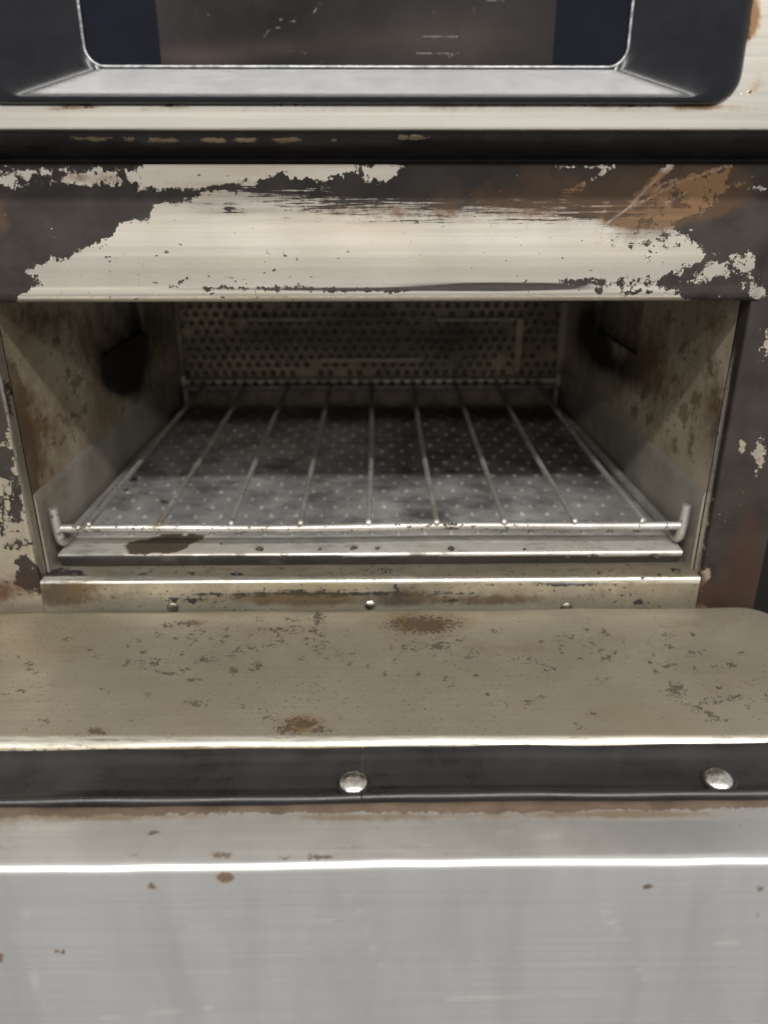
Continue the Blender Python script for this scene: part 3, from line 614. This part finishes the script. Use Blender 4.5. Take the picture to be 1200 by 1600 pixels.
for rI in range(-2, rowsn):
    y = .0685+rI*hp*.832
    for c in range(-11, 12):
        x = (c+(.5 if rI % 2 else 0))*hp
        if abs(x) > PX-.007 or y < yc1+.005: continue
        ro, rt, ri = .0023, .0016, .0010
        v = []; f = []; sg = 10
        for rr_, zz in ((ro, ZP+.00005), (rt, ZP+.0008), (ri, ZP+.0007), (ri*.95, ZP+.0003)):
            v += [(x+rr_*math.cos(2*math.pi*k/sg), y+rr_*math.sin(2*math.pi*k/sg), zz) for k in range(sg)]
        for q in range(3):
            for k in range(sg): f.append((q*sg+k, q*sg+(k+1) % sg, (q+1)*sg+(k+1) % sg, (q+1)*sg+k))
        f.append(tuple(3*sg+k for k in range(sg)))
        parts.append((v, f))
V, F = join(parts); V = taper(V)
link('dimples', V, F, M_PLATE, plate, bake(np.array(V), {'tarn': lambda U, V: np.full(U.shape, .0), 'soot_shade': lambda U, V: .45*np.clip((U-380)/260, .0, 1)*np.clip((800-V)/70, 0, .85)+.2}), kind='stuff')  # same carbon and painted shade as the sheet, weaker

# ------------------------------------------------------------------ wire rack
rack = thing('wire_rack', 'silver wire rack with upturned front ends standing inside the oven', 'rack', (0, .17, ZP))
rR = .0030
zend = on_y(580, 599, .324)[2]
xr = HW-.0088
yr = .0195
zr = zp+rR+.0018
ztop = on_y(600, 790, yr)[2]; zbar = on_y(600, 823, yr)[2]
spec_w = {'soot_shade': lambda U, V: .6*np.clip((680-V)/70, 0, 1), 'tarn': lambda U, V: soft(U, V, [(245, 800, 12, 30, .9), (355, 800, 10, 20, .8), (320, 690, 60, 60, .4)]), 'burn': lambda U, V: marks(U, V, [('e', 702, 827, 12, 4)])/6.}  # wires darken towards the back: cavity shade put into their colour
for s in (-1, 1):
    bend = .0065
    pth = [(s*xr, .3255, zend-.004), (s*xr, .3245, zr+.004), (s*xr, .320, zr+.0005)]+[(s*xr, y, zr) for y in np.linspace(.30, yr+bend, 12)]
    pth += [(s*xr, yr+bend-bend*math.sin(R(a)), zr+bend-bend*math.cos(R(a))) for a in (15, 30, 45, 60, 75, 90)]
    pth += [(s*(xr+.0003), yr-.0003, zr+bend+.006), (s*(xr+.0008), yr, ztop-.0006)]
    v, f = tube(pth, [rR]*(len(pth)-1)+[rR*.93], 14); v = taper(v)
    link('side_rail', v, f, M_WIRE, rack, bake(np.array(v), spec_w), sharp=60)
def sag(x): return .0004*math.sin(x*31)
pth = [(x, yr-.0002+.0005*math.sin(x*19), zbar+sag(x)) for x in np.linspace(-xr+rR*.6, xr-rR*.6, 60)]
v, f = tube(pth, .0026, 12); link('front_bar', v, f, M_WIRE, rack, bake(np.array(v), spec_w), sharp=60)
zend = on_y(580, 599, .324)[2]
pth = [(x, .3255, zend-.0042) for x in np.linspace(-xr+rR*.6, xr-rR*.6, 20)]
v, f = tube(pth, .0026, 10); v = taper(v); link('rear_bar', v, f, M_WIRE, rack, bake(np.array(v), spec_w), sharp=60)
rw = random.Random(3)
for i, u in enumerate((140, 250, 362, 470, 576, 682, 787, 897, 1003)):
    p = on_y(u, 819, yr); x = p[0]; w = .00185
    z0 = zbar+.0026+w*.55
    bow = rw.uniform(-.0016, .0016); x2 = (i-4)*.0400+rw.uniform(-.0016, .0016)
    pth = []
    for t in np.linspace(0, 1, 22):
        y = yr-.0012+t*(.324-yr)
        pth.append((x+(x2-x)*t+bow*math.sin(math.pi*t), y, z0+(zend-z0)*t-.0006*math.sin(math.pi*t)))
    v, f = tube(pth, w, 10)
    bv, bf = dome((x, yr-.0009, z0-.0004), rw.uniform(.0018, .0024), .0018, (0, -.75, .65), 12, 4)
    V, F = join([(v, f), (bv, bf)])
    link('wire', V, F, M_WIRE, rack, bake(np.array(V), spec_w), sharp=60)

# ------------------------------------------------------------------ burnt crumbs on plate, sill and rack
parts = []
rc_ = random.Random(5)
def crumb(c, s):
    v, f = dome(c, s, s*rc_.uniform(.5, .9), (rc_.uniform(-.3, .3), rc_.uniform(-.3, .3), 1), 9, 3)
    v = [(a+rc_.uniform(-.3, .3)*s, b+rc_.uniform(-.3, .3)*s, cc+rc_.uniform(-.12, .12)*s) for a, b, cc in v]
    return v, f
for u, v, s in ((405, 858, .0024), (553, 857, .0022), (705, 858, .0022), (1024, 869, .0026), (590, 857, .0014), (500, 858, .0012), (887, 870, .0014), (926, 868, .0016), (820, 858, .0012), (345, 850, .001)):
    p = on_z(u, v, zp+.0006-ZC); parts.append(crumb((p[0], p[1], zp+.0004), s))
for u, v, s in ((225, 897, .0016), (300, 897, .0012), (370, 896, .0015), (600, 890, .0018), (1005, 903, .0012), (1030, 898, .0020), (1055, 892, .003), (745, 893, .0012), (470, 899, .001), (118, 898, .0024)):
    p = on_z(u, v, ZS-ZC); parts.append(crumb((p[0], p[1], ZS-.0005), s))
for du in (-8, -2, 4, 9):
    p = on_y(702+du, 823, yr); parts.append(crumb((p[0], yr-.0012, zbar+.0018), .0014))
V, F = join(parts)
cr = link('burnt_crumbs', V, F, M_CRUMB, None, kind='stuff')
cr['label'] = 'small dark burnt crumbs scattered on the plate front and oven sill'; cr['category'] = 'crumbs'

# ------------------------------------------------------------------ upper oven (closed door with window)
upper = thing('upper_oven', 'closed upper oven door with black bezel and dark window above the open cavity', 'oven', (0, .1, zb1))
YU = -.030
zs0, zs1 = zb1, on_y(580, 163, YU)[2]
def rrect(x0, x1, z0, z1, r, y, n=12, m=24):
    pts = []
    cs = [(x1-r, z0+r, -90), (x1-r, z1-r, 0), (x0+r, z1-r, 90), (x0+r, z0+r, 180)]
    for i, (cx, cz, a) in enumerate(cs):
        pts += [(cx+r*math.cos(R(a+90*k/n)), y, cz+r*math.sin(R(a+90*k/n))) for k in range(n+1)]
        nx_, nz_, na = cs[(i+1) % 4]; s0 = pts[-1]; e0 = (nx_+r*math.cos(R(na)), y, nz_+r*math.sin(R(na)))
        pts += [tuple(s0[q]+(e0[q]-s0[q])*k/m for q in range(3)) for k in range(1, m)]
    return pts
def loft(loops):
    n = len(loops[0]); V = [p for l in loops for p in l]
    F = [(i*n+k, i*n+(k+1) % n, (i+1)*n+(k+1) % n, (i+1)*n+k) for i in range(len(loops)-1) for k in range(n)]
    return V, F
bz0 = zs1-.0002
bxr = on_y(1166, 60, YU)[0]; wxr = on_y(979, 60, YU+.004)[0]; wxl = on_y(134, 60, YU+.004)[0]
cxw = (wxr+wxl)/2; bxl = 2*cxw-bxr
wz0 = on_y(580, 106, YU+.004)[2]; ztopw, ztopb = ZC+.135, ZC+.151
# steel door frame: bottom rail, two stiles, top rail as one folded sheet round the bezel
spec_u = {'burn': lambda U, V: marks(U, V, [('e', 124, 166, 22, 4), ('e', 266, 165, 14, 4), ('e', 455, 164, 22, 2.5), ('e', 985, 166, 18, 3), ('e', 900, 163, 60, 2.5), ('l', [(1168, 20), (1172, 110), (1150, 150)], 3), ('e', 1174, 90, 6, 50)])/6.-.1,
          'tarn': lambda U, V: soft(U, V, [(124, 167, 40, 6, .8), (268, 166, 30, 5, .6), (850, 164, 300, 4, .8), (1177, 70, 9, 80, 1.6), (1100, 168, 60, 5, .6), (1172, 20, 8, 40, .6), (0, 175, 20, 15, .5), (700, 172, 500, 6, .25)]), 'streak': lambda U, V: np.zeros(U.shape)}
fl = []
outer = lambda x, z, y: None
XU = .300
loops = [rrect(bxl, bxr, bz0, ztopb, .0125, YU+.004, m=90), rrect(bxl, bxr, bz0, ztopb, .0125, YU+.0004, m=90), rrect(bxl-.0006, bxr+.0006, bz0-.0006, ztopb+.0006, .013, YU, m=90)]
for k in (.06, .15, .3, .5, .75, .9):
    loops.append(rrect(bxl+(-XU-bxl)*k, bxr+(XU-bxr)*k, bz0+(zs0+.0012-bz0)*k, ztopb+.02*k, .0125*(1-k)+.002*k, YU, m=90))
loops += [rrect(-XU, XU, zs0+.0012, ztopb+.02, .0015, YU, m=90), rrect(-XU-.0004, XU+.0004, zs0+.0004, ztopb+.0205, .0015, YU+.0004, m=90), rrect(-XU-.0006, XU+.0006, zs0, ztopb+.021, .0015, YU+.0014, m=90), rrect(-XU-.0006, XU+.0006, zs0, ztopb+.021, .0015, YU+.0135, m=90)]
V, F = loft(loops); F = [f[::-1] for f in F]
link('door_frame', V, F, M_STRIP, upper, bake(np.array(V), spec_u), sharp=18)
# dished black bezel
dz = wz0-bz0
def bz(k, y): 
    i = k*dz
    return rrect(bxl+(wxl-bxl)*k+.0001, bxr+(wxr-bxr)*k-.0001, bz0+i+.0001, ztopb+(ztopw-ztopb)*k-.0001, .0125+(.009-.0125)*k, y, n=20, m=60)
loops = [bz(0, YU+.004), bz(.0, YU-.001), bz(.03, YU-.0028), bz(.09, YU-.0042), bz(.15, YU-.0047), bz(.22, YU-.0044)]+[bz(.22+.76*q, YU-.0044+.00418*q-.00014*q*q) for q in (.1, .2, .3, .4, .5, .6, .7, .8, .9, 1)]+[bz(.99, YU-.0001), bz(1.0, YU+.0016)]
V, F = loft(loops); F = [f[::-1] for f in F]
link('window_bezel', V, F, M_BEZEL, upper, smooth=True)
# bright worn line round the glass
lp = rrect(wxl, wxr, wz0, ztopw, .008, YU-.0000, m=60); lp.append(lp[0])
v, f = tube(lp, .0007, 6, False); link('window_trim', v, f, M_TRIM, upper)
def slab(name, x0, x1, z0, z1, r, y, th, mat, parent):
    l0 = rrect(x0, x1, z0, z1, r, y, 8, 6); l1 = rrect(x0, x1, z0, z1, r, y+th, 8, 6); n = len(l0)
    V, F = loft([l0, l1]); F.append(tuple(range(n-1, -1, -1))); F.append(tuple(range(n, 2*n)))
    F = [q if i >= n else q[::-1] for i, q in enumerate(F)]
    return link(name, V, F[:n]+[F[n][::-1], F[n+1][::-1]], mat, parent, smooth=False)
gl = slab('window_glass', wxl-.001, wxr+.001, wz0-.001, ztopw+.001, .008, YU+.0010, .003, M_GLASS, upper)
va, vb = on_y(247, 50, YU-.0001)[0], on_y(867, 50, YU-.0001)[0]; vz = on_y(580, 102, YU-.0001)[2]
spec_v = {'burn': lambda U, V: marks(U, V, [('l', [(436, 31), (460, 33)], 1.6), ('l', [(412, 60), (420, 46), (440, 42)], .8), ('l', [(490, 20), (500, 5)], 1.2), ('l', [(660, 57), (715, 57)], 1.0), ('l', [(650, 83), (718, 84)], 1.0), ('l', [(698, 84), (702, 90), (707, 86)], 1.3), ('l', [(300, 10), (340, 30)], .6), ('l', [(740, 10), (741, 22)], 1.2), ('l', [(760, 0), (790, 2)], 1.2), ('l', [(500, 99), (505, 95)], 1.2), ('l', [(674, 10), (680, 24)], .8)])/2.,
          'tarn': lambda U, V: np.clip(soft(U, V, [(310, 88, 90, 16, .8), (430, 75, 80, 14, .5), (700, 60, 60, 40, .35), (760, 60, 50, 30, .4), (600, 62, 120, 20, .3)]), 0, 1)}
yv = YU+.0007
sweep('viewing_pane', [(yv, vz), (yv, ztopw-.008)], 'x', va, vb, .0008, M_VIEW, gl, spec_v, step=.0008, back=[(yv+.0004, ztopw-.008), (yv+.0004, vz)])
box('housing', (-XU, YU+.0140, zs0+.0005), (XU, .36, ztopb+.02), M_SHELL, upper)
